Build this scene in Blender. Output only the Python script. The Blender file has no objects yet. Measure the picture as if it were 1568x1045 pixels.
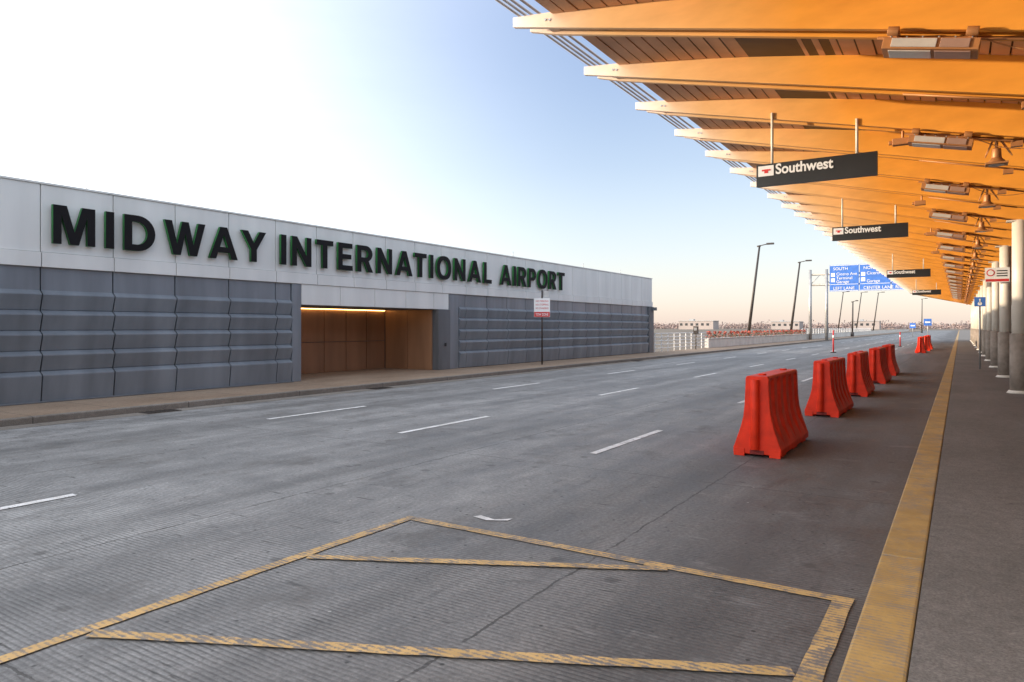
import bpy, bmesh, math, random
from mathutils import Vector
random.seed(7)
S=bpy.context.scene
COL=S.collection
# ------------------------------------------------------------------ materials
def newmat(name):
    m=bpy.data.materials.new(name); m.use_nodes=True
    nt=m.node_tree; b=nt.nodes['Principled BSDF']; return m,nt,b
def mat(name,col,rough=0.6,metal=0.0,var=0.15,scale=3.0,bump=0.0,bscale=60,emis=None,estr=0,streak=False,spec=0.5):
    m,nt,b=newmat(name)
    b.inputs['Roughness'].default_value=rough; b.inputs['Metallic'].default_value=metal
    b.inputs['Specular IOR Level'].default_value=spec
    tc=nt.nodes.new('ShaderNodeTexCoord')
    mp=nt.nodes.new('ShaderNodeMapping'); nt.links.new(tc.outputs['Object'],mp.inputs[0])
    if streak: mp.inputs['Scale'].default_value=(1,1,0.15)
    n=nt.nodes.new('ShaderNodeTexNoise'); n.inputs['Scale'].default_value=scale; n.inputs['Detail'].default_value=5
    nt.links.new(mp.outputs[0],n.inputs['Vector'])
    r=nt.nodes.new('ShaderNodeValToRGB')
    r.color_ramp.elements[0].position=0.3; r.color_ramp.elements[1].position=0.7
    lo=[c*(1-var) for c in col]; hi=[min(1,c*(1+var)) for c in col]
    r.color_ramp.elements[0].color=(*lo,1); r.color_ramp.elements[1].color=(*hi,1)
    nt.links.new(n.outputs['Fac'],r.inputs[0]); nt.links.new(r.outputs[0],b.inputs['Base Color'])
    if bump>0:
        n2=nt.nodes.new('ShaderNodeTexNoise'); n2.inputs['Scale'].default_value=bscale; n2.inputs['Detail'].default_value=3
        nt.links.new(tc.outputs['Object'],n2.inputs['Vector'])
        bp=nt.nodes.new('ShaderNodeBump'); bp.inputs['Strength'].default_value=bump; bp.inputs['Distance'].default_value=0.01
        nt.links.new(n2.outputs['Fac'],bp.inputs['Height']); nt.links.new(bp.outputs[0],b.inputs['Normal'])
    if emis:
        b.inputs['Emission Color'].default_value=(*emis,1); b.inputs['Emission Strength'].default_value=estr
    return m
def N(nt,t,**kw):
    n=nt.nodes.new(t)
    for k,v in kw.items():
        if k in n.inputs.keys(): n.inputs[k].default_value=v
        else: setattr(n,k,v)
    return n
def math_(nt,op,a,b=None,c=None):
    n=nt.nodes.new('ShaderNodeMath'); n.operation=op
    for i,v in enumerate((a,b,c)):
        if v is None: continue
        if isinstance(v,(int,float)): n.inputs[i].default_value=v
        else: nt.links.new(v,n.inputs[i])
    return n.outputs[0]
def mixc(nt,f,a,b,bt='MIX'):
    n=nt.nodes.new('ShaderNodeMixRGB'); n.blend_type=bt
    for s,v in ((0,f),(1,a),(2,b)):
        if isinstance(v,(int,float)): n.inputs[s].default_value=v
        elif isinstance(v,tuple): n.inputs[s].default_value=(*v,1)
        else: nt.links.new(v,n.inputs[s])
    return n.outputs[0]
def ramp(nt,src,p0,p1,c0=(0,0,0),c1=(1,1,1),interp='LINEAR'):
    r=nt.nodes.new('ShaderNodeValToRGB'); e=r.color_ramp.elements; r.color_ramp.interpolation=interp
    e[0].position=p0; e[1].position=p1; e[0].color=(*c0,1); e[1].color=(*c1,1)
    nt.links.new(src,r.inputs[0]); return r.outputs[0]
def noise(nt,vec,scale,detail=5,sc=None,rough=0.55):
    if sc:
        mp=nt.nodes.new('ShaderNodeMapping'); mp.inputs['Scale'].default_value=sc
        nt.links.new(vec,mp.inputs[0]); vec=mp.outputs[0]
    n=nt.nodes.new('ShaderNodeTexNoise'); n.inputs['Scale'].default_value=scale; n.inputs['Detail'].default_value=detail
    n.inputs['Roughness'].default_value=rough
    nt.links.new(vec,n.inputs['Vector']); return n.outputs['Fac']

def road_material():
    m,nt,b=newmat('road_concrete')
    tc=nt.nodes.new('ShaderNodeTexCoord'); v=tc.outputs['Object']
    sep=nt.nodes.new('ShaderNodeSeparateXYZ'); nt.links.new(v,sep.inputs[0])
    big=noise(nt,v,0.35,4,(1,0.35,1)); med=noise(nt,v,2.2,8,(1,0.5,1),0.7); fine=noise(nt,v,28,4,None,0.8)
    c=ramp(nt,big,0.3,0.7,(0.200,0.200,0.200),(0.285,0.283,0.280))
    c=mixc(nt,0.95,c,ramp(nt,med,0.32,0.68,(0.58,0.578,0.575),(1.24,1.24,1.24)),'MULTIPLY')
    c=mixc(nt,0.8,c,ramp(nt,fine,0.32,0.68,(0.55,0.55,0.55),(1.40,1.40,1.40)),'MULTIPLY')
    wear=noise(nt,v,1.1,3,(1,0.06,1))
    c=mixc(nt,0.9,c,ramp(nt,wear,0.38,0.62,(0.66,0.66,0.66),(1.12,1.12,1.12)),'MULTIPLY')
    canopy_shade=ramp(nt,math_(nt,'ADD',math_(nt,'ADD',math_(nt,'MULTIPLY',sep.outputs['X'],0.2),1.0),math_(nt,'MULTIPLY',med,0.3)),0.40,0.85,(1,1,1),(0.58,0.55,0.53))  # shade under the canopy put into the road colour, darker toward the kerb
    c=mixc(nt,1.0,c,canopy_shade,'MULTIPLY')
    st=noise(nt,v,0.9,8,(1.3,0.8,1),0.75)
    c=mixc(nt,ramp(nt,st,0.53,0.66,(0,0,0),(0.85,0.85,0.85)),c,(0.10,0.095,0.09))
    ab=noise(nt,v,1.7,7,(0.6,1.6,1),0.75)
    c=mixc(nt,ramp(nt,ab,0.58,0.72,(0,0,0),(0.45,0.45,0.45)),c,(0.40,0.39,0.38))
    vo=nt.nodes.new('ShaderNodeTexVoronoi'); vo.inputs['Scale'].default_value=5.5; nt.links.new(v,vo.inputs['Vector'])
    c=mixc(nt,ramp(nt,vo.outputs['Distance'],0.05,0.09,(0.9,0.9,0.9),(0,0,0)),c,(0.035,0.034,0.032))
    # oil drips along the kerb lane and a few pale gum spots
    vo2=nt.nodes.new('ShaderNodeTexVoronoi'); vo2.inputs['Scale'].default_value=1.7; nt.links.new(v,vo2.inputs['Vector'])
    vd=math_(nt,'ADD',vo2.outputs['Distance'],math_(nt,'MULTIPLY',math_(nt,'SUBTRACT',fine,0.5),0.08))
    c=mixc(nt,ramp(nt,vd,0.06,0.12,(0.6,0.6,0.6),(0,0,0)),c,(0.06,0.056,0.052))
    vo3=nt.nodes.new('ShaderNodeTexVoronoi'); vo3.inputs['Scale'].default_value=2.9; nt.links.new(v,vo3.inputs['Vector'])
    c=mixc(nt,ramp(nt,vo3.outputs['Distance'],0.025,0.04,(0.6,0.6,0.6),(0,0,0)),c,(0.5,0.49,0.47))
    sc=noise(nt,v,5,4,(0.45,2.6,1),0.6)
    c=mixc(nt,ramp(nt,sc,0.64,0.70,(0,0,0),(0.8,0.8,0.8)),c,(0.055,0.053,0.05))
    sc2=noise(nt,v,4,5,(2.6,0.22,1),0.6)
    c=mixc(nt,ramp(nt,sc2,0.60,0.74,(0,0,0),(0.55,0.55,0.55)),c,(0.08,0.077,0.075))
    wob=noise(nt,v,1.5,2)
    ph=math_(nt,'ADD',math_(nt,'MULTIPLY',sep.outputs['Y'],2*math.pi/0.038),math_(nt,'MULTIPLY',wob,5))
    tin=math_(nt,'SINE',ph)
    mask=ramp(nt,st,0.38,0.62,(1,1,1),(0,0,0))
    tl=ramp(nt,tin,0.1,0.85,(1.12,1.12,1.12),(0.52,0.52,0.52))
    c=mixc(nt,mask,c,mixc(nt,1.0,c,tl,'MULTIPLY'))
    def joint(src,period,off,w):
        f=math_(nt,'FRACT',math_(nt,'DIVIDE',math_(nt,'ADD',src,off),period))
        dd=math_(nt,'ABSOLUTE',math_(nt,'SUBTRACT',f,0.5))
        return math_(nt,'LESS_THAN',dd,w/period)
    wobx=math_(nt,'MULTIPLY',math_(nt,'SUBTRACT',noise(nt,v,3,5,None,0.7),0.5),0.10)
    xs=math_(nt,'ADD',sep.outputs['X'],wobx); ys=math_(nt,'ADD',sep.outputs['Y'],wobx)
    j=math_(nt,'MAXIMUM',joint(xs,3.45,4.02,0.010),joint(ys,6.1,1.4,0.009))
    j=math_(nt,'MULTIPLY',j,ramp(nt,ab,0.36,0.50))
    c=mixc(nt,math_(nt,'MULTIPLY',j,0.85),c,(0.05,0.047,0.043))
    nt.links.new(c,b.inputs['Base Color'])
    nt.links.new(ramp(nt,med,0.3,0.7,(0.5,0.5,0.5),(0.8,0.8,0.8)),b.inputs['Roughness'])
    h=math_(nt,'ADD',math_(nt,'MULTIPLY',tin,-0.25),math_(nt,'MULTIPLY',fine,1.3))
    bp=N(nt,'ShaderNodeBump'); bp.inputs['Strength'].default_value=0.7; bp.inputs['Distance'].default_value=0.005
    nt.links.new(h,bp.inputs['Height']); nt.links.new(bp.outputs[0],b.inputs['Normal'])
    return m
def paint_material(name,col,under,wear=0.5,sc=1.0,soft=0.09):
    m,nt,b=newmat(name)
    tc=nt.nodes.new('ShaderNodeTexCoord'); v=tc.outputs['Object']
    sep=nt.nodes.new('ShaderNodeSeparateXYZ'); nt.links.new(v,sep.inputs[0])
    a=noise(nt,v,9*sc,8,None,0.75); f=noise(nt,v,60,3); lg=noise(nt,v,1.3,3)
    mixn=math_(nt,'ADD',math_(nt,'ADD',math_(nt,'MULTIPLY',a,0.6),math_(nt,'MULTIPLY',f,0.2)),math_(nt,'MULTIPLY',lg,0.2))
    tin=math_(nt,'SINE',math_(nt,'MULTIPLY',sep.outputs['Y'],2*math.pi/0.038))
    mixn=math_(nt,'ADD',mixn,math_(nt,'MULTIPLY',tin,0.045))
    w=ramp(nt,mixn,wear,wear+soft)
    big=noise(nt,v,2.5,6,None,0.7)
    pc=mixc(nt,1.0,col,ramp(nt,big,0.3,0.7,(0.66,0.64,0.60),(1.1,1.1,1.12)),'MULTIPLY')
    c=mixc(nt,w,pc,under)
    nt.links.new(c,b.inputs['Base Color']); b.inputs['Roughness'].default_value=0.65
    bp=N(nt,'ShaderNodeBump'); bp.inputs['Strength'].default_value=0.4; bp.inputs['Distance'].default_value=0.004
    nt.links.new(f,bp.inputs['Height']); nt.links.new(bp.outputs[0],b.inputs['Normal'])
    return m
def pavement_material(name,c0,c1,jp=None,spots=True):
    m,nt,b=newmat(name)
    tc=nt.nodes.new('ShaderNodeTexCoord'); v=tc.outputs['Object']
    sep=nt.nodes.new('ShaderNodeSeparateXYZ'); nt.links.new(v,sep.inputs[0])
    big=noise(nt,v,0.8,6,(1,0.5,1),0.6); fine=noise(nt,v,60,3,None,0.8); med=noise(nt,v,9,6,None,0.75)
    c=ramp(nt,big,0.3,0.7,c0,c1)
    c=mixc(nt,0.8,c,ramp(nt,fine,0.3,0.7,(0.5,0.5,0.5),(1.5,1.5,1.5)),'MULTIPLY')
    c=mixc(nt,0.7,c,ramp(nt,med,0.3,0.7,(0.7,0.7,0.7),(1.25,1.25,1.25)),'MULTIPLY')
    if spots:
        vo=nt.nodes.new('ShaderNodeTexVoronoi'); vo.inputs['Scale'].default_value=2.3; nt.links.new(v,vo.inputs['Vector'])
        c=mixc(nt,ramp(nt,vo.outputs['Distance'],0.03,0.07,(0.6,0.6,0.6),(0,0,0)),c,(0.04,0.038,0.036))
    if jp:
        f=math_(nt,'FRACT',math_(nt,'DIVIDE',sep.outputs['Y'],jp))
        j=math_(nt,'LESS_THAN',f,0.02/jp)
        c=mixc(nt,math_(nt,'MULTIPLY',j,0.7),c,(0.04,0.038,0.035))
    nt.links.new(c,b.inputs['Base Color']); b.inputs['Roughness'].default_value=0.8
    bp=N(nt,'ShaderNodeBump'); bp.inputs['Strength'].default_value=0.6; bp.inputs['Distance'].default_value=0.005
    nt.links.new(fine,bp.inputs['Height']); nt.links.new(bp.outputs[0],b.inputs['Normal'])
    return m
def beam_material():
    m,nt,b=newmat('beam_orange_lit_tip')
    tc=nt.nodes.new('ShaderNodeTexCoord'); v=tc.outputs['Object']
    sep=nt.nodes.new('ShaderNodeSeparateXYZ'); nt.links.new(v,sep.inputs[0])
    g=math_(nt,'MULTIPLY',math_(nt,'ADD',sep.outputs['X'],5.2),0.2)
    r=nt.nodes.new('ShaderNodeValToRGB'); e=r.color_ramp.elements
    e[0].position=0.03; e[0].color=(0.90,0.78,0.70,1); e[1].position=0.75; e[1].color=(0.97,0.41,0.055,1)  # orange paint; sunlit pallor of the tips put into the colour along X
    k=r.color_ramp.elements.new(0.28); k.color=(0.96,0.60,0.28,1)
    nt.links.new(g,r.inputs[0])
    n=noise(nt,v,1.5,5,(1,1,3))
    c=mixc(nt,1.0,r.outputs[0],ramp(nt,n,0.3,0.7,(0.86,0.83,0.80),(1.03,1.03,1.03)),'MULTIPLY')
    nt.links.new(c,b.inputs['Base Color']); b.inputs['Roughness'].default_value=0.5
    return m

M_road=road_material()
M_yel=paint_material('yellow_road_paint',(0.68,0.44,0.17),(0.20,0.175,0.155),0.465)
M_yelc=paint_material('yellow_kerb_paint',(0.58,0.36,0.12),(0.30,0.24,0.18),0.48,0.6,0.12)
M_wht=paint_material('white_road_paint',(0.78,0.78,0.78),(0.27,0.27,0.27),0.53)
M_walkR=pavement_material('sidewalk_aggregate',(0.15,0.135,0.118),(0.225,0.20,0.178))
M_walkL=pavement_material('sidewalk_concrete',(0.22,0.150,0.10),(0.33,0.245,0.175),1.515)
M_kerb=pavement_material('kerb_concrete',(0.15,0.13,0.11),(0.25,0.225,0.20),3.0)
M_ground=mat('ground_field',(0.16,0.13,0.10),0.95,var=0.3,scale=0.05)
M_fascia=mat('fascia_precast_panel',(0.73,0.73,0.71),0.6,var=0.08,scale=1.4,streak=True,bump=0.1)
M_grey=mat('louver_grey_metal',(0.205,0.23,0.262),0.40,0.15,var=0.22,scale=1.8,streak=True)
M_pier=mat('pier_grey_metal',(0.14,0.15,0.165),0.5,0.2,var=0.2,scale=2,streak=True)
M_dark=mat('dark_gap',(0.03,0.03,0.03),0.8)
M_char=mat('letter_black',(0.009,0.008,0.009),0.6,spec=0.2)
M_green=mat('letter_green_edge',(0.012,0.15,0.025),0.5)
M_bronze=mat('bronze_panel',(0.36,0.20,0.115),0.35,0.25,var=0.22,scale=1.5,streak=True)
M_strip=mat('strip_lamp',(1,0.7,0.3),0.5,emis=(1.0,0.55,0.18),estr=8)
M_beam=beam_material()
M_deck=mat('canopy_deck_board',(0.66,0.36,0.20),0.6,var=0.18,scale=1.5)
M_rod=mat('steel_rod',(0.55,0.50,0.48),0.35,0.2)
M_col=mat('column_cream_paint',(0.80,0.74,0.65),0.45,var=0.05)
M_cbase=mat('column_concrete_base',(0.30,0.25,0.21),0.8,var=0.2,scale=6,bump=0.4)
M_red=mat('red_plastic',(0.76,0.034,0.007),0.5,var=0.18,scale=5,bump=0.1,bscale=25,spec=0.3)
M_redd=mat('red_plastic_dark',(0.22,0.015,0.01),0.7)
M_black=mat('sign_black',(0.018,0.018,0.018),0.35)
M_white=mat('sign_white',(0.82,0.82,0.82),0.5,var=0.03)
M_redp=mat('sign_red',(0.6,0.03,0.03),0.5)
M_blue=mat('sign_blue',(0.05,0.17,0.55),0.5)
M_steel=mat('galvanised_steel',(0.42,0.42,0.42),0.45,0.6)
M_fix=mat('fixture_orange_metal',(0.50,0.22,0.08),0.45,0.2)
M_lens=mat('fixture_lens',(0.58,0.54,0.50),0.15,0.0)
M_lens2=mat('fixture_reflector',(0.42,0.26,0.20),0.3,0.0)
M_pole=mat('pole_dark_bronze',(0.06,0.05,0.045),0.5,0.3)
M_glass=mat('dark_glass',(0.03,0.035,0.04),0.08,0.0)
M_conc=mat('parapet_concrete',(0.66,0.64,0.60),0.8,var=0.10,scale=1.5,bump=0.2)
M_leafg=mat('leaf_green',(0.10,0.10,0.05),0.7,var=0.4)
M_leafr=mat('leaf_red',(0.50,0.11,0.07),0.7,var=0.3)
M_tree=mat('hazy_bare_twigs',(0.34,0.25,0.22),0.9,var=0.25,scale=0.05)  # distance haze put into the colour, paler and pinker than the twigs
M_bld=mat('far_building',(0.42,0.36,0.33),0.8,var=0.1,scale=0.05)
M_rub=mat('rubber',(0.02,0.02,0.02),0.8)

# ------------------------------------------------------------------ mesh helpers
def link(o): COL.objects.link(o); return o
def empty(name,loc=(0,0,0)):
    o=bpy.data.objects.new(name,None); o.location=loc; o.empty_display_size=0.3; return link(o)
class B:
    def __init__(s,*mats): s.bm=bmesh.new(); s.mats=mats
    def box(s,x0,x1,y0,y1,z0,z1,mi=0):
        vs=[s.bm.verts.new((x,y,z)) for x in (x0,x1) for y in (y0,y1) for z in (z0,z1)]
        for f in ((0,1,3,2),(4,6,7,5),(0,4,5,1),(2,3,7,6),(0,2,6,4),(1,5,7,3)):
            fc=s.bm.faces.new([vs[i] for i in f]); fc.material_index=mi
        return s
    def quad(s,pts,mi=0):
        f=s.bm.faces.new([s.bm.verts.new(p) for p in pts]); f.material_index=mi; return f
    def prism(s,prof,axis,a0,a1,mi=0,cap=True):
        def P(p,a): return (p[0],a,p[1]) if axis=='y' else (a,p[0],p[1])
        A=[s.bm.verts.new(P(p,a0)) for p in prof]; C=[s.bm.verts.new(P(p,a1)) for p in prof]
        n=len(prof)
        for i in range(n):
            j=(i+1)%n; f=s.bm.faces.new((A[i],A[j],C[j],C[i])); f.material_index=mi
        if cap:
            for R in (A,C[::-1]): f=s.bm.faces.new(R); f.material_index=mi
        return s
    def tube(s,p0,p1,r0,r1=None,n=10,mi=0,smooth=True):
        r1=r0 if r1 is None else r1
        p0=Vector(p0);p1=Vector(p1); d=(p1-p0).normalized()
        a=d.orthogonal().normalized(); b=d.cross(a)
        A=[];C=[]
        for i in range(n):
            t=2*math.pi*i/n; o=a*math.cos(t)+b*math.sin(t)
            A.append(s.bm.verts.new(p0+o*r0)); C.append(s.bm.verts.new(p1+o*r1))
        for i in range(n):
            j=(i+1)%n; f=s.bm.faces.new((A[i],A[j],C[j],C[i])); f.material_index=mi; f.smooth=smooth
        f=s.bm.faces.new(A[::-1]); f.material_index=mi
        f=s.bm.faces.new(C); f.material_index=mi
        return s
    def obj(s,name,parent=None,bevel=0):
        bmesh.ops.recalc_face_normals(s.bm,faces=s.bm.faces)
        me=bpy.data.meshes.new(name); s.bm.to_mesh(me); s.bm.free()
        for m in s.mats: me.materials.append(m)
        o=link(bpy.data.objects.new(name,me))
        if parent: o.parent=parent
        if bevel:
            md=o.modifiers.new('bevel','BEVEL'); md.width=bevel; md.segments=2; md.limit_method='ANGLE'
        return o
def sheet(name,x0,x1,y0,y1,z,m):
    b=B(m); b.quad([(x0,y0,z),(x1,y0,z),(x1,y1,z),(x0,y1,z)]); return b.obj(name)
def text(body,size,loc,rot,m,parent,name,extrude=0.003,off=0.0,width=None,align='LEFT'):
    c=bpy.data.curves.new(name,'FONT'); c.body=body; c.size=size; c.extrude=extrude; c.offset=off; c.align_x=align
    o=link(bpy.data.objects.new(name,c)); c.materials.append(m)
    bpy.context.view_layer.update()
    if width and o.dimensions.x>0: o.scale.x=width/o.dimensions.x
    o.location=loc; o.rotation_euler=rot
    if parent: o.parent=parent
    return o
R90=math.radians(90)

# ------------------------------------------------------------------ ground, road, sidewalks
sheet('ground',-3000,3000,-300,4000,-0.06,M_ground)
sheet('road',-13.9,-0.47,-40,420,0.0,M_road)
b=B(M_walkL); b.box(-16.6,-14.06,-40,42.3,-0.05,0.12); b.box(-18.9,-16.6,14.2,20.6,-0.05,0.12); b.box(-16.6,-14.06,42.3,420,-0.05,0.12); b.obj('sidewalk')
b=B(M_kerb); b.box(-14.06,-13.9,-40,420,-0.05,0.125); b.obj('kerb',bevel=0.02)
b=B(M_walkR); b.box(-0.2,7.5,-40,420,-0.05,0.12); b.obj('sidewalk')
b=B(M_yelc)
y=-40
while y<420:
    b.box(-0.47,-0.205,y,y+3.03,-0.05,0.124); y+=3.04
b.obj('kerb',bevel=0.015)
sheet('gutter',-13.895,-13.45,-40,420,0.004,M_kerb)
for yy in (7.9,14.3,33.0):
    b=B(M_pole); b.box(-13.86,-13.50,yy,yy+.7,.005,.014)
    for i in range(7): b.box(-13.84,-13.52,yy+.04+.095*i,yy+.075+.095*i,.0145,.022)
    b.obj('storm_drain')
b=B(M_wht)
for X in (-4.2,-7.65,-10.88):
    for k in range(-3,30):
        y0=8.65+7.5*k
        if X==-4.2 and y0<6: continue
        x0=X-0.055; b.quad([(x0,y0,.006),(x0+.11,y0,.006),(x0+.11,y0+2.55,.006),(x0,y0+2.55,.006)])
b.quad([(-3.72,5.20,.006),(-3.55,5.16,.006),(-3.50,5.22,.006),(-3.68,5.27,.006)])
b.quad([(-3.55,5.16,.006),(-3.38,5.25,.006),(-3.38,5.33,.006),(-3.50,5.22,.006)])
b.obj('lane_markings')
b=B(M_yel)
def line(p,q,w,z):
    p=Vector((*p,z)); q=Vector((*q,z)); d=(q-p).normalized(); n=Vector((-d.y,d.x,0))
    L=(q-p).length; m=max(2,int(L/.12)); 
    prev=None
    for i in range(m+1):
        c=p+d*(L*i/m); a=w/2+random.uniform(-.006,.004); e=w/2+random.uniform(-.006,.004)
        cur=(b.bm.verts.new(c-n*a),b.bm.verts.new(c+n*e))
        if prev: b.bm.faces.new((prev[0],cur[0],cur[1],prev[1]))
        prev=cur
line((-4.17,-6),(-4.17,4.90),.10,.008)
line((-4.115,4.85),(-0.66,4.85),.10,.008)
line((-0.62,-3),(-0.62,4.90),.12,.010)
line((-4.10,3.62),(-1.75,4.80),.095,.012)
line((-4.10,2.06),(-0.70,3.70),.095,.012)
line((-4.10,0.50),(-0.70,2.14),.095,.012)
line((-4.10,-1.1),(-0.70,0.54),.095,.012)
b.obj('yellow_markings')

# ------------------------------------------------------------------ terminal sign wall building
W=empty('airport_sign_building')
XW=-16.4
b=B(M_pier,M_dark)
b.box(-23,-16.56,-40,14.2,0,4.70); b.box(-23,-16.56,20.6,42.2,0,4.70)
b.box(-23,-18.95,14.21,20.59,0,4.70); b.box(-18.94,-16.56,14.21,20.59,2.40,4.70)
b.obj('core',W)
b=B(M_fascia,M_dark)
y=7.24-1.515*31
while y<42.2:
    y1=min(y+1.515,42.3)
    b.box(-16.55,XW,y+.010,y1-.010,3.31,4.74)
    b.box(-16.55,XW+.05,y+.010,y1-.010,2.99,3.30)
    y+=1.515
b.box(-16.75,XW+.03,-40,42.32,4.745,4.79)
b.obj('fascia',W,bevel=0.006)
b=B(M_steel)
for yy in (26.3,33.2,38.0,8.3): b.tube((-16.65,yy,4.79),(-16.65,yy,5.05),.012,n=6); b.tube((-16.65,yy,4.79),(-16.65,yy,4.83),.05,n=8)
b.obj('lightning_rods',W)
b=B(M_fascia)
for y0,y1 in ((14.22,15.75),(15.77,17.3),(17.32,18.85),(18.87,20.4),(20.42,21.3)):
    b.box(-16.55,XW+.02,y0,y1,2.38,2.985)
b.obj('entrance_header',W,bevel=0.006)
prof=[(0.02,2.985),(0.02,2.50)]
for zz in (2.42,1.99,1.56,1.13,.70):
    prof+=[(0.115,zz),(0.118,zz-.02)]
    prof+=[(0.02,zz-.33),(0.0,zz-.345)] if zz>.8 else [(0.05,.14)]
prof+=[(-0.12,0.14),(-0.12,2.985)]
b=B(M_grey,M_dark)
def louv(y0,y1):
    j=random.uniform(-.006,.006)
    b.prism([(XW-0.03+p[0]+(j if p[0]>=0 else 0),p[1]) for p in prof],'y',y0+.016,y1-.016)
y=7.24-1.515*31
while y<13.0:
    louv(y,min(y+1.515,13.3)); y+=1.515
louv(13.3,13.85)
louv(21.95,22.39)
y=22.39
while y<41.4:
    louv(y,min(y+1.515,41.55)); y+=1.515
b.obj('louver_panels',W)
b=B(M_grey,M_pier)
b.box(-16.55,XW+.03,13.87,14.2,0.125,2.98)
b.box(-16.55,XW+.02,21.32,21.93,0.125,2.98)
b.box(-16.56,XW+.10,20.6,21.3,0.125,2.375,1)
b.box(-16.55,XW+.12,41.57,42.3,0.125,2.98,1)
b.box(-16.55,XW+.12,-40,13.86,0.121,0.15,1)
b.box(XW+.12,XW+.35,42.0,42.25,2.75,2.95,1)
b.obj('piers',W,bevel=0.008)
b=B(M_bronze,M_dark,M_strip,M_pier)
yy=14.25
while yy<20.5:
    ye=min(yy+1.05,20.5)-.014
    b.box(-18.94,-18.88,yy+.014,ye,0.125,1.18); b.box(-18.94,-18.88,yy+.014,ye,1.20,2.33); yy+=1.05
b.box(-18.87,-17.75,20.52,20.58,0.125,2.36); b.box(-17.73,-16.58,20.52,20.58,0.125,2.36)
b.box(-18.87,-16.58,14.22,14.28,0.125,2.36)
b.box(-18.93,-16.57,14.22,20.585,2.365,2.395,3)
b.box(-18.86,-18.82,14.4,20.45,2.335,2.36,2)
b.box(XW+.10,XW+.16,20.95,21.0,1.0,1.12,1)
b.obj('entrance_recess',W)
def arc(cx,cy,rx,ry,a0,a1,n=14):
    return [(cx+rx*math.cos(math.radians(a0+(a1-a0)*i/n)),cy+ry*math.sin(math.radians(a0+(a1-a0)*i/n))) for i in range(n+1)]
def ell(cx,cy,rx,ry,p=2.4,n=40):
    o=[]
    for i in range(n):
        t=2*math.pi*i/n; c,s_=math.cos(t),math.sin(t)
        o.append((cx+rx*math.copysign(abs(c)**(2/p),c),cy+ry*math.copysign(abs(s_)**(2/p),s_)))
    return o
G={
'I':(.21,[[(0,0),(.21,0),(.21,1),(0,1)]]),
'L':(.62,[[(0,0),(.62,0),(.62,.18),(.21,.18),(.21,1),(0,1)]]),
'T':(.74,[[(.265,0),(.475,0),(.475,.82),(.74,.82),(.74,1),(0,1),(0,.82),(.265,.82)]]),
'E':(.68,[[(0,0),(.68,0),(.68,.18),(.21,.18),(.21,.42),(.62,.42),(.62,.59),(.21,.59),(.21,.82),(.67,.82),(.67,1),(0,1)]]),
'M':(.98,[[(0,0),(0,1),(.31,1),(.49,.33),(.67,1),(.98,1),(.98,0),(.79,0),(.79,.75),(.59,0),(.39,0),(.19,.75),(.19,0)]]),
'N':(.8,[[(0,0),(0,1),(.21,1),(.6,.36),(.6,1),(.8,1),(.8,0),(.59,0),(.2,.64),(.2,0)]]),
'W':(1.24,[[(0,1),(.22,1),(.37,.33),(.52,1),(.72,1),(.87,.33),(1.02,1),(1.24,1),(.98,0),(.76,0),(.62,.66),(.48,0),(.26,0)]]),
'A':(.95,[[(0,0),(.36,1),(.59,1),(.95,0),(.73,0),(.67,.2),(.285,.2),(.22,0)],[(.345,.37),(.61,.37),(.477,.77)]]),
'Y':(.9,[[(.345,0),(.345,.4),(0,1),(.24,1),(.45,.61),(.66,1),(.9,1),(.555,.4),(.555,0)]]),
'O':(.96,[ell(.48,.5,.48,.52),ell(.48,.5,.265,.34,2.2)]),
'D':(.84,[[(0,0)]+[(.36,0)]+arc(.36,.5,.48,.5,-88,88)+[(.36,1),(0,1)],[(.21,.18),(.21,.82),(.34,.82)]+arc(.34,.5,.28,.32,88,-88)+[(.34,.18)]]),
'P':(.74,[[(0,0),(.21,0),(.21,.36),(.42,.36)]+arc(.42,.68,.32,.32,-88,88)+[(.42,1),(0,1)],[(.21,.53),(.21,.83),(.40,.83)]+arc(.40,.68,.13,.15,88,-88,8)+[(.40,.53)]]),
'R':(.80,[[(0,0),(.21,0),(.21,.38),(.36,.38),(.55,0),(.80,0),(.575,.42)]+arc(.44,.70,.33,.30,-60,88)+[(.44,1),(0,1)],[(.21,.55),(.21,.83),(.42,.83)]+arc(.42,.69,.13,.14,88,-88,8)+[(.42,.55)]]),
}
def word(wd,ya,yb,z0,H,gap):
    kern={('W','A'):-.13,('A','Y'):-.13,('A','T'):-.1}
    x=0; pos=[]
    for i,ch in enumerate(wd):
        pos.append(x); x+=G[ch][0]+gap
        if i<len(wd)-1: x+=kern.get((ch,wd[i+1]),0)
    tot=x-gap; sx=(yb-ya)/tot
    for ch,p in zip(wd,pos):
        c=bpy.data.curves.new('letter_'+ch,'CURVE'); c.dimensions='2D'; c.fill_mode='BOTH'; c.extrude=.04
        for sp in G[ch][1]:
            s=c.splines.new('POLY'); s.points.add(len(sp)-1); s.use_cyclic_u=True
            for k,(a,d) in enumerate(sp): s.points[k].co=((a+p)*sx,d*H,0,1)
        t=bpy.data.objects.new('tmp',c); link(t)
        dg=bpy.context.evaluated_depsgraph_get()
        me=bpy.data.meshes.new_from_object(t.evaluated_get(dg))
        bpy.data.objects.remove(t)
        me.materials.clear(); me.materials.append(M_char); me.materials.append(M_green)
        for f in me.polygons: f.material_index=0 if abs(f.normal.z)>.8 else 1
        o=link(bpy.data.objects.new('letter_'+ch,me)); o.parent=W
        o.rotation_euler=(R90,0,R90); o.location=(XW+.10,ya,z0)
word('MIDWAY',7.42,12.87,3.50,.83,.26)
word('INTERNATIONAL',13.38,24.05,3.50,.85,.22)
word('AIRPORT',24.72,30.40,3.50,.85,.20)

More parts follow.
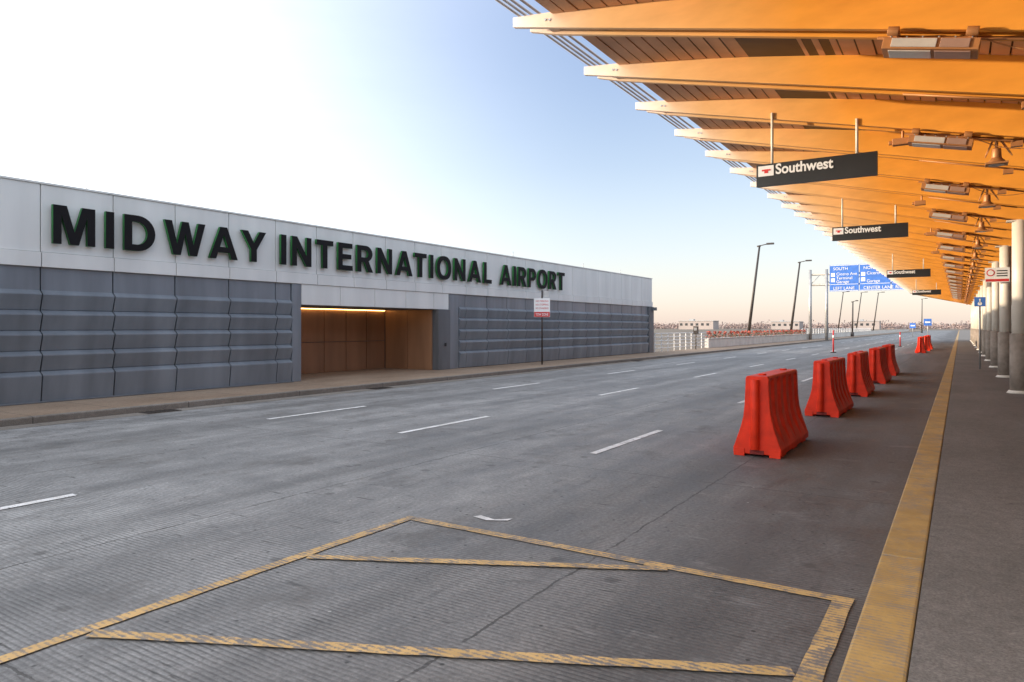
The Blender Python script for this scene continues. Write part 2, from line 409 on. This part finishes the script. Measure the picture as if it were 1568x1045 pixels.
# ------------------------------------------------------------------ canopy
C=empty('airport_canopy')
XT=-5.1; SP=2.13; Y0=8.05-2*SP; NB=46
def zb(x): return 5.77-.232*(min(x,1.5)+5.1)
dep=[(-5.1,.13),(-4.55,.20),(-3.3,.33),(-2,.42),(0,.48),(1.5,.5),(7.4,.5)]
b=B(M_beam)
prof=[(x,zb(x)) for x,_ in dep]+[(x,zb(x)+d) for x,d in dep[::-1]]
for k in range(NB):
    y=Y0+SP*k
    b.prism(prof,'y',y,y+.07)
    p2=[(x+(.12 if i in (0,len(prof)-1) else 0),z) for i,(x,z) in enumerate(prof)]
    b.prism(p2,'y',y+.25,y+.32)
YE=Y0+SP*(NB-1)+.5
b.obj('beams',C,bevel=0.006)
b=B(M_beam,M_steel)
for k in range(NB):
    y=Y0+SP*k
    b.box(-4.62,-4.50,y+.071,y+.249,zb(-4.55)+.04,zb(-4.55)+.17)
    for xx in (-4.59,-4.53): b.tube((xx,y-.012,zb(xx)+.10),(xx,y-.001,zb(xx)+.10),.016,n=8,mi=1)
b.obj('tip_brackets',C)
b=B(M_deck)
def ztop(x):
    for (xa,da),(xb,db) in zip(dep,dep[1:]):
        if xa<=x<=xb: return zb(x)+da+(db-da)*(x-xa)/(xb-xa)
    return zb(x)+.5
x=-4.5
while x<7.3:
    x1=min(x+.20,7.4)
    for k in range(-1,NB):
        ya=Y0+SP*k+.33; yb_=Y0+SP*(k+1)-.005
        dz=random.uniform(-.006,.006)
        z=ztop(x)-.03+dz; z1=ztop(x1)-.03+dz
        b.prism([(x+.010,z),(x1-.010,z1),(x1-.010,z1+.05),(x+.010,z+.05)],'y',ya,yb_)
    x=x1
b.obj('deck',C)
b=B(M_pole)
b.prism([(-4.52,ztop(-4.5)+.055),(1.5,ztop(1.5)+.055),(7.4,ztop(7.4)+.055),(7.4,ztop(7.4)+.12),(1.5,ztop(1.5)+.12),(-4.52,ztop(-4.5)+.12)],'y',Y0-2.2,YE)
b.obj('roof_sheet',C)
b=B(M_rod)
for xx in (-5.02,-4.93,-4.84,-4.72): b.tube((xx,Y0-2.2,ztop(xx)+.03),(xx,YE,ztop(xx)+.03),.018,n=6)
b.obj('edge_rods',C)
b=B(M_fix)
for k in range(NB-1):
    y=Y0+SP*k+.16
    # junction boxes and short conduit runs clipped under the beams
    b.tube((-.62,y,zb(-.62)-.02),(1.05,y,zb(1.05)-.02),.014,n=6)
    b.box(.62,.76,y-.05,y+.05,zb(.69)-.11,zb(.69)-.035)
b.obj('conduits',C)
b=B(M_col,M_cbase)
for k in range(-2,13):
    y=20.98+6.39*k
    b.tube((1.22,y,1.55),(1.22,y,zb(1.22)),.16,n=20,mi=0)
    b.tube((1.22,y,.18),(1.22,y,1.56),.205,n=20,mi=1)
    b.tube((1.22,y,.118),(1.22,y,.19),.27,.22,n=20,mi=0)
    b.box(.95,1.49,y-.14,y+.14,zb(1.22)-.035,zb(1.22)-.002)
b.obj('columns',C)
T=empty('terminal_building')
b=B(M_glass,M_steel,M_conc)
b.box(7.5,7.6,-40,YE,.12,3.6); b.box(7.44,14,-40,YE,3.61,6.5,2); b.box(7.61,14,-40,YE,0,3.6,2)
y=-40
while y<YE: b.box(7.42,7.5,y,y+.08,.12,3.6,1); y+=1.52
b.box(7.40,7.495,-40,YE,.121,.4,2); b.box(7.43,7.499,-40,YE,2.35,2.43,1)
b.obj('facade',T)

SL=math.atan(.232)
def floodlight(y,x=-.22):
    e=empty('floodlight_fixture',(x,y,zb(x))); e.rotation_euler[1]=SL*.95
    b=B(M_fix,M_lens,M_steel,M_lens2)
    b.box(-.42,.42,-.20,.10,-.20,-.09); b.box(-.34,.06,-.215,-.201,-.185,-.10,1); b.box(.09,.34,-.215,-.201,-.185,-.10,3)
    b.box(-.36,.02,-.16,.06,-.212,-.201,1); b.box(.05,.36,-.16,.06,-.212,-.201,3)
    b.tube((-.5,-.05,-.05),(.9,-.05,-.05),.018,mi=0)
    for xx in (-.34,.34): b.box(xx-.03,xx+.03,-.10,.0,-.09,-.002); b.tube((xx-.05,-.23,-.04),(xx+.05,-.23,-.04),.045,mi=0)
    for xx in (-.3,.36): b.box(xx-.015,xx+.015,-.24,.0,-.06,-.03)
    for i in range(6): b.box(-.36+.14*i,-.345+.14*i,-.19,.09,-.088,-.07,2)
    pts=[(.45+.9*t/8,-.06,-.06-.10*math.sin(math.pi*t/8)) for t in range(9)]
    for p,q in zip(pts,pts[1:]): b.tube(p,q,.008,n=6)
    b.obj('housing',e,bevel=0.006)
def bell(y,x=.45):
    e=empty('pendant_spotlight',(x,y,zb(x)))
    b=B(M_fix,M_lens)
    b.tube((0,0,-.002),(0,0,-.20),.022); b.tube((0,0,-.16),(0,0,-.30),.055,.065,14); b.tube((0,0,-.301),(0,0,-.37),.065,.13,16)
    b.box(-.14,.14,-.12,.12,-.40,-.372)
    b.tube((0,0,-.401),(0,0,-.408),.10,.10,16,mi=1)
    for s,a in ((1,.16),(-1,.11)):
        pts=[(s*(.03+a*math.sin(t*.5)),.02*s,-.02-.26*math.sin(t*.52)) for t in range(0,7)]
        for p,q in zip(pts,pts[1:]): b.tube(p,q,.009,n=6)
    b.obj('lamp',e,bevel=.004)
def camera_box(y,x):
    e=empty('security_camera',(x,y,zb(x)))
    b=B(M_fix); b.tube((0,0,0),(0,0,-.12),.02); b.box(-.14,.08,-.06,.06,-.22,-.12); b.tube((-.14,0,-.17),(-.19,0,-.17),.035); b.obj('body',e,bevel=.01)
for k in range(18):
    y=Y0+SP*(2+2*k)+.16
    floodlight(y)
    if k>0: bell(y)
for k in (3,6,9,12): camera_box(Y0+SP*(k+1)+.16,-.75)

def airline_sign(y,xa,xb,z0=4.08,z1=4.45):
    e=empty('airline_sign',((xa+xb)/2,y,z0)); w=(xb-xa)/2; h=z1-z0
    b=B(M_black,M_white,M_redp,M_steel)
    b.box(-w,w,-.04,.04,0,h)
    b.box(-w+.03,-w+.28,-.046,-.0405,h*.45,h-.03,1)
    b.box(-w+.13,-w+.19,-.050,-.047,h*.58,h-.09,2); b.box(-w+.09,-w+.23,-.052,-.0505,h*.68,h*.75,2)
    b.obj('panel',e,bevel=0.004)
    text('Southwest',.235,(-w+.31,-.05,h*.50),(R90,0,0),M_white,e,'lettering',.002,.006,width=.88)
    b=B(M_col)
    for xx in (-w*.73,w*.68):
        wx=(xa+xb)/2+xx
        b.tube((xx,0,h-.01),(xx,0,zb(wx)-z0+.1),.022)
    b.obj('hangers',e)
for y,xa,xb in ((12.3,-2.9,-1.08),(21.1,-2.96,-1.14),(38.4,-2.98,-1.16),(60,-2.98,-1.16)): airline_sign(y,xa,xb)

# ------------------------------------------------------------------ barriers
def barrier(x,y,rot=0,L=1.95):
    e=empty('traffic_barrier',(x,y,0.002)); e.rotation_euler[2]=rot
    bm=bmesh.new()
    zs=[(0.03,.31,0),(0.11,.31,0),(.14,.295,0),(.26,.255,.3),(.38,.215,.8),(.52,.18,1),(.68,.163,1),(.86,.155,1),(.98,.15,.6),(1.03,.15,0),(1.065,.135,0)]
    st=[(0,0),(.02,0)]
    n=5; seg=(L-.04)/n
    for i in range(n):
        a=.02+seg*i
        st+= [(a+seg*.24,0),(a+seg*.33,.055),(a+seg*.67,.055),(a+seg*.76,0)]
    st+=[(L-.02,0),(L,0)]
    rings=[]
    for (yy,ins) in st:
        ring=[]
        for z,w,f in zs: ring.append(bm.verts.new((-(w-ins*f),yy,z)))
        for z,w,f in zs[::-1]: ring.append(bm.verts.new(((w-ins*f),yy,z)))
        rings.append(ring)
    m=len(rings[0])
    for A,Cc in zip(rings,rings[1:]):
        for i in range(m):
            j=(i+1)%m; bm.faces.new((A[i],A[j],Cc[j],Cc[i]))
    bm.faces.new(rings[0]); bm.faces.new(rings[-1][::-1])
    bmesh.ops.recalc_face_normals(bm,faces=bm.faces)
    me=bpy.data.meshes.new('shell'); bm.to_mesh(me); bm.free(); me.materials.append(M_red)
    o=link(bpy.data.objects.new('shell',me)); o.parent=e
    md=o.modifiers.new('bevel','BEVEL'); md.width=.012; md.segments=2; md.limit_method='ANGLE'; md.angle_limit=math.radians(25)
    b=B(M_red,M_redd)
    b.tube((-.02,-.035,.10),(-.02,-.035,1.02),.055,n=14)
    b.tube((.0,L+.03,.10),(.0,L+.03,1.02),.05,n=14)
    for yy in (.12,L*.5-.1,L-.4):
        b.box(-.29,-.12,yy,yy+.28,0,.029); b.box(.12,.29,yy,yy+.28,0,.029)
    b.box(-.30,-.16,-.012,-.001,.0,.10); b.box(.16,.30,-.012,-.001,.0,.10)
    for yy in (.3,L-.3): b.tube((0,yy,1.064),(0,yy,1.085),.05,n=14)
    b.box(-.09,.09,-.004,-.001,.03,.085,1)
    b.obj('fittings',e,bevel=.006)
for x,y,r in ((-2.27,9.62,.0),(-2.24,14.6,-.012),(-2.22,19.3,.01),(-2.2,24.0,-.01),(-2.2,28.2,.01),(-2.2,53.4,.0),(-2.1,58.5,.02),(-2.1,63,.0)):
    barrier(x,y,r)
def delineator(x,y,h=1.1):
    e=empty('delineator_post',(x,y,0.002))
    b=B(M_redp,M_white,M_rub)
    b.tube((0,0,.04),(0,0,h),.05,.04); b.tube((0,0,0),(0,0,.05),.2,.16,16,mi=2); b.tube((0,0,h*.65),(0,0,h*.78),.052,.052,mi=1)
    b.obj('post',e)
delineator(-7.1,51,1.5); delineator(-4.4,70,1.3)

# ------------------------------------------------------------------ signs
e=empty('no_parking_sign',(-15.0,26.0,.12))
b=B(M_pole,M_white,M_redp,M_steel)
b.tube((0,0,0),(0,0,3.15),.035)
b.obj('post',e)
pe=bpy.data.objects.new('plate_group',None); link(pe); pe.parent=e; pe.rotation_euler[2]=.45
p=B(M_white,M_redp,M_steel); p.box(-.34,.34,-.06,-.04,2.02,2.82); p.box(-.33,.33,-.066,-.061,2.03,2.24,1)
p.box(-.02,.30,.05,.06,2.86,3.12,2)
p.obj('plate',pe)
for i,s in enumerate(('NO PARKING','NO STOPPING','NO STANDING')):
    text(s,.11,(-.27,-.065,2.66-.15*i),(R90,0,0),M_redp,pe,'line',.001,.0,width=.54)
text('TOW ZONE',.15,(-.27,-.070,2.08),(R90,0,0),M_white,pe,'tow_line',.001,.002,width=.54)
e=empty('no_parking_sign',(1.00,27.1,3.14))
b=B(M_white,M_redp,M_black,M_steel); b.box(-.33,.32,-.03,0,0,.46); b.box(-.31,.30,-.034,-.0305,.02,.10,1)
b.tube((-.18,-.036,.30),(-.18,-.031,.30),.11,n=20,mi=1); b.tube((-.18,-.041,.30),(-.18,-.037,.30),.08,n=20,mi=0)
for i in range(3): b.box(-.02,.26,-.036,-.031,.18+.08*i,.215+.08*i,2)
b.tube((.15,.0,.2),(.22,.27,.2),.02,mi=3)
b.obj('panel',e)
e=empty('accessible_parking_sign',(.64,32.3,2.50))
b=B(M_blue,M_white,M_steel); b.box(-.18,.18,-.03,0,0,.36)
b.tube((0,-.036,.27),(0,-.031,.27),.03,n=12,mi=1); b.box(-.02,.02,-.036,-.031,.13,.24,1); b.tube((.0,-.036,.11),(.0,-.031,.11),.07,n=16,mi=1)
b.tube((0,.02,-2.38),(0,.02,.36),.03,mi=2)
b.obj('panel',e)

# ------------------------------------------------------------------ gantry
e=empty('highway_sign_gantry',(0,95,0))
b=B(M_steel)
for xx in (-15.9,-14.0,1.9): 
    b.tube((xx,0,0),(xx,0,8.9),.2,.17,14)
for zz in (7.0,8.3):
    b.tube((-15.9,0,zz),(1.9,0,zz),.09); b.tube((-15.9,1.0,zz),(1.9,1.0,zz),.09)
x=-15.9
while x<1.5: b.tube((x,0,7.0),(x+1.2,0,8.3),.05,n=6); b.tube((x+1.2,0,8.3),(x+2.4,0,7.0),.05,n=6); x+=2.4
b.obj('truss',e)
b=B(M_blue,M_white)
for i,(x0,x1) in enumerate(((-13.6,-10.35),(-10.25,-6.95),(-6.85,-3.6))):
    b.box(x0,x1,-.35,-.25,6.1,9.35); b.box(x0+.08,x1-.08,-.365,-.352,6.92,6.97,1)
    b.box(x0+.04,x1-.04,-.365,-.352,9.25,9.31,1); b.box(x0+.04,x1-.04,-.365,-.352,6.14,6.2,1)
    b.box(x0+.15,x0+.6,-.365,-.352,7.9,8.35,1); b.box(x0+.15,x0+.6,-.365,-.352,7.25,7.7,1)
b.obj('panels',e)
for x0,ls in ((-13.6,('SOUTH','Cicero Ave','Terminal','Garage','LEFT LANE')),(-10.25,('NORTH','Cicero Ave','','Garage','CENTER LANE')),(-6.85,('EXIT','Midway','','Economy','RIGHT LANE'))):
    for s,z in zip(ls,(8.7,8.05,7.55,7.1,6.3)):
        if s: text(s,.5,(x0+(.75 if z<8.6 and z>7 else .4),-.37,z),(R90,0,0),M_white,e,'legend',.004,.0)

def lamp(x,y,h,lean,arm=1.4):
    e=empty('street_lamp',(x,y,0)); b=B(M_pole)
    b.tube((0,0,-.05),(lean,0,h),.17,.09,12)
    b.tube((0,0,-.05),(lean*.04,0,.9),.28,.24,12)
    b.tube((lean,0,h-.05),(lean+arm*.7,0,h+.12),.05,.05,8)
    b.box(lean+arm*.5,lean+arm,-.18,.18,h+.02,h+.18)
    b.tube((lean-.25,0,h-.1),(lean+.1,0,h-.08),.08)
    b.obj('pole',e)
lamp(-18.6,74.7,10.1,1.25); lamp(-18.6,96.3,10.1,1.25)
lamp(-25.5,190,10.3,1.3); lamp(-22,195,10.3,1.3); lamp(-18.5,198,10.3,1.3); lamp(-15.2,130,6,.1,.8); lamp(-9.5,240,10,.1)

# ------------------------------------------------------------------ parapet, railing, planter
b=B(M_conc)
y=53.5
while y<300: b.box(-16.5,-16.2,y,y+2.97,.12,.80); b.box(-16.55,-16.15,y,y+2.98,.801,.86); y+=3
b.obj('parapet_wall',bevel=.01)
b=B(M_white)
def rail(ya,yb,z0,z1,n=4,st=1.2):
    y=ya
    while y<=yb: b.box(-16.38,-16.32,y,y+.06,z0,z1); y+=st
    for i in range(n): 
        z=z1-(z1-z0)*i/n; b.tube((-16.31,ya,z),(-16.31,yb,z),.025,n=6)
rail(42.6,53.4,.12,1.3,5)
rail(92,170,.86,1.5,3,2.0)
b.obj('railing')
e=empty('parking_meter',(-15.9,49.5,.12)); b=B(M_pole,M_steel); b.tube((0,0,0),(0,0,1.2),.05); b.box(-.16,.16,-.1,.1,1.1,1.65); b.box(-.1,.1,-.106,-.101,1.35,1.55,1); b.obj('body',e,bevel=.02)
bm=bmesh.new()
def leafmass(bm,cx,cy,cz,rx,ry,rz,n,s,mi):
    for _ in range(n):
        while True:
            p=Vector((random.uniform(-1,1),random.uniform(-1,1),random.uniform(-1,1)))
            if p.length<1: break
        c=Vector((cx+p.x*rx,cy+p.y*ry,cz+p.z*rz))
        u=Vector((random.gauss(0,1),random.gauss(0,1),random.gauss(0,1))).normalized(); w=u.orthogonal().normalized()
        s1=s*random.uniform(.5,1.3)
        f=bm.faces.new([bm.verts.new(c+u*s1),bm.verts.new(c+w*s1*.6),bm.verts.new(c-u*s1),bm.verts.new(c-w*s1*.6)])
        f.material_index=mi() if callable(mi) else mi
y=54
while y<95:
    leafmass(bm,-16.35,y,1.02+random.uniform(-.05,.12),.22,.5,.24+random.uniform(0,.15),80,.06,lambda: random.choice((0,0,1)) )
    leafmass(bm,-16.3,y+random.uniform(-.3,.3),1.28,.15,.26,.12,26,.08,1)
    y+=random.uniform(1.0,1.8)
me=bpy.data.meshes.new('planter_flowers'); bm.to_mesh(me); bm.free(); me.materials.append(M_leafg); me.materials.append(M_leafr)
link(bpy.data.objects.new('planter_flowers',me))

# ------------------------------------------------------------------ distance
bm=bmesh.new()
for i in range(1500):
    a=random.uniform(-60,15); r=random.uniform(620,900)
    x=r*math.sin(math.radians(a)); y=r*math.cos(math.radians(a)); h=random.uniform(3.5,7.0)*(1 if random.random()<.9 else 1.35)
    leafmass(bm,x,y,h*.42,h*.8,h*.8,h*.5,26,.85,0)
me=bpy.data.meshes.new('distant_trees'); bm.to_mesh(me); bm.free(); me.materials.append(M_tree)
link(bpy.data.objects.new('distant_trees',me))
for (x,y,w,d,h) in ((-165,520,26,14,6),(-260,560,40,20,5),(-110,560,20,15,5.5),(-60,600,18,12,6),(50,600,60,20,6)):
    e=empty('low_building',(x,y,0)); b=B(M_bld,M_glass,M_steel)
    b.box(-w/2,w/2,-d/2,d/2,-.05,h); b.box(-w/2-.3,w/2+.3,-d/2-.3,d/2+.3,h+.01,h+.4,2)
    n=int(w/4)
    for i in range(n): b.box(-w/2+4*i+1,-w/2+4*i+3,-d/2-.05,-d/2-.01,h*.45,h*.75,1)
    b.box(-w/4,-w/8,-2,2,h+.41,h+1.6,2)
    b.obj('block',e)
for x,y,z in ((-3.6,108,1.9),(-6.9,140,1.5)):
    e=empty('traffic_sign',(x,y,0)); b=B(M_blue,M_steel,M_white); b.tube((0,0,0),(0,0,z+.9),.04,mi=1); b.box(-.45,.45,-.08,-.045,z,z+.9); b.box(-.3,.3,-.09,-.081,z+.35,z+.55,2); b.obj('plate',e)

# ------------------------------------------------------------------ light, world, camera
EL=7.0; AZL=115.0   # degrees left of +Y
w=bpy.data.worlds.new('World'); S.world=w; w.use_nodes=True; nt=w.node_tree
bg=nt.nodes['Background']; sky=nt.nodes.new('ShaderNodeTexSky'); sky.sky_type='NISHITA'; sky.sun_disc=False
sky.sun_elevation=math.radians(EL); sky.sun_rotation=math.radians(-AZL)
sky.air_density=1.0; sky.dust_density=1.0; sky.ozone_density=1.5
az=math.radians(AZL)
sd=Vector((-math.sin(az)*math.cos(math.radians(EL)),math.cos(az)*math.cos(math.radians(EL)),math.sin(math.radians(EL))))
tc=nt.nodes.new('ShaderNodeTexCoord'); d=tc.outputs['Generated']
sep=nt.nodes.new('ShaderNodeSeparateXYZ'); nt.links.new(d,sep.inputs[0])
hz=nt.nodes.new('ShaderNodeValToRGB'); e=hz.color_ramp.elements; hz.color_ramp.interpolation='B_SPLINE'
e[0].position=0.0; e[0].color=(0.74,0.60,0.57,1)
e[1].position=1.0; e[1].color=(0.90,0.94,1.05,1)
for p,c in ((0.035,(0.72,0.66,0.67)),(0.11,(0.64,0.68,0.76)),(0.22,(0.43,0.51,0.68)),(0.38,(0.25,0.33,0.56)),(0.5,(0.34,0.42,0.63)),(0.7,(0.90,0.93,1.03))):  # upper stops brightened, above the view, to light the ground
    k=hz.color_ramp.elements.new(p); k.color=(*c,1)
nt.links.new(sep.outputs['Z'],hz.inputs[0])
dp=nt.nodes.new('ShaderNodeVectorMath'); dp.operation='DOT_PRODUCT'; nt.links.new(d,dp.inputs[0]); dp.inputs[1].default_value=sd
gl=ramp(nt,dp.outputs['Value'],0.0,1.0,(0,0,0),(1.35,1.3,1.2),'EASE')
wn=noise(nt,d,2.2,6,(1,1,4),0.6)
gl=mixc(nt,1.0,gl,ramp(nt,wn,0.3,0.7,(0.88,0.88,0.88),(1.08,1.08,1.08)),'MULTIPLY')
back_fill=ramp(nt,math_(nt,'MULTIPLY',sep.outputs['Y'],-1.0),0.0,0.9,(0,0,0),(0.85,0.85,0.85),'EASE')  # extra sky brightness added behind the camera as fill light
sk=nt.nodes.new('ShaderNodeVectorMath'); sk.operation='SCALE'; nt.links.new(sky.outputs[0],sk.inputs[0]); sk.inputs['Scale'].default_value=0.13
tot=mixc(nt,1.0,mixc(nt,1.0,mixc(nt,1.0,sk.outputs[0],hz.outputs[0],'ADD'),gl,'ADD'),back_fill,'ADD')
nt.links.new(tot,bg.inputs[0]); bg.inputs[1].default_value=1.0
L=bpy.data.lights.new('sun','SUN'); L.energy=5; L.angle=math.radians(.5); L.color=(1,.80,.57)
lo=link(bpy.data.objects.new('sun',L)); lo.rotation_euler=sd.to_track_quat('Z','Y').to_euler()
cam=bpy.data.cameras.new('camera'); co=link(bpy.data.objects.new('camera',cam))
cam.sensor_width=36; cam.lens=36*1080/1568; cam.shift_y=-21.5/1568; cam.clip_end=8000; cam.clip_start=.05
co.location=(0,0,1.72); co.rotation_euler=(R90,0,math.atan(686/1080))
S.camera=co
S.view_settings.view_transform='Standard'; S.view_settings.look='None'; S.view_settings.exposure=0
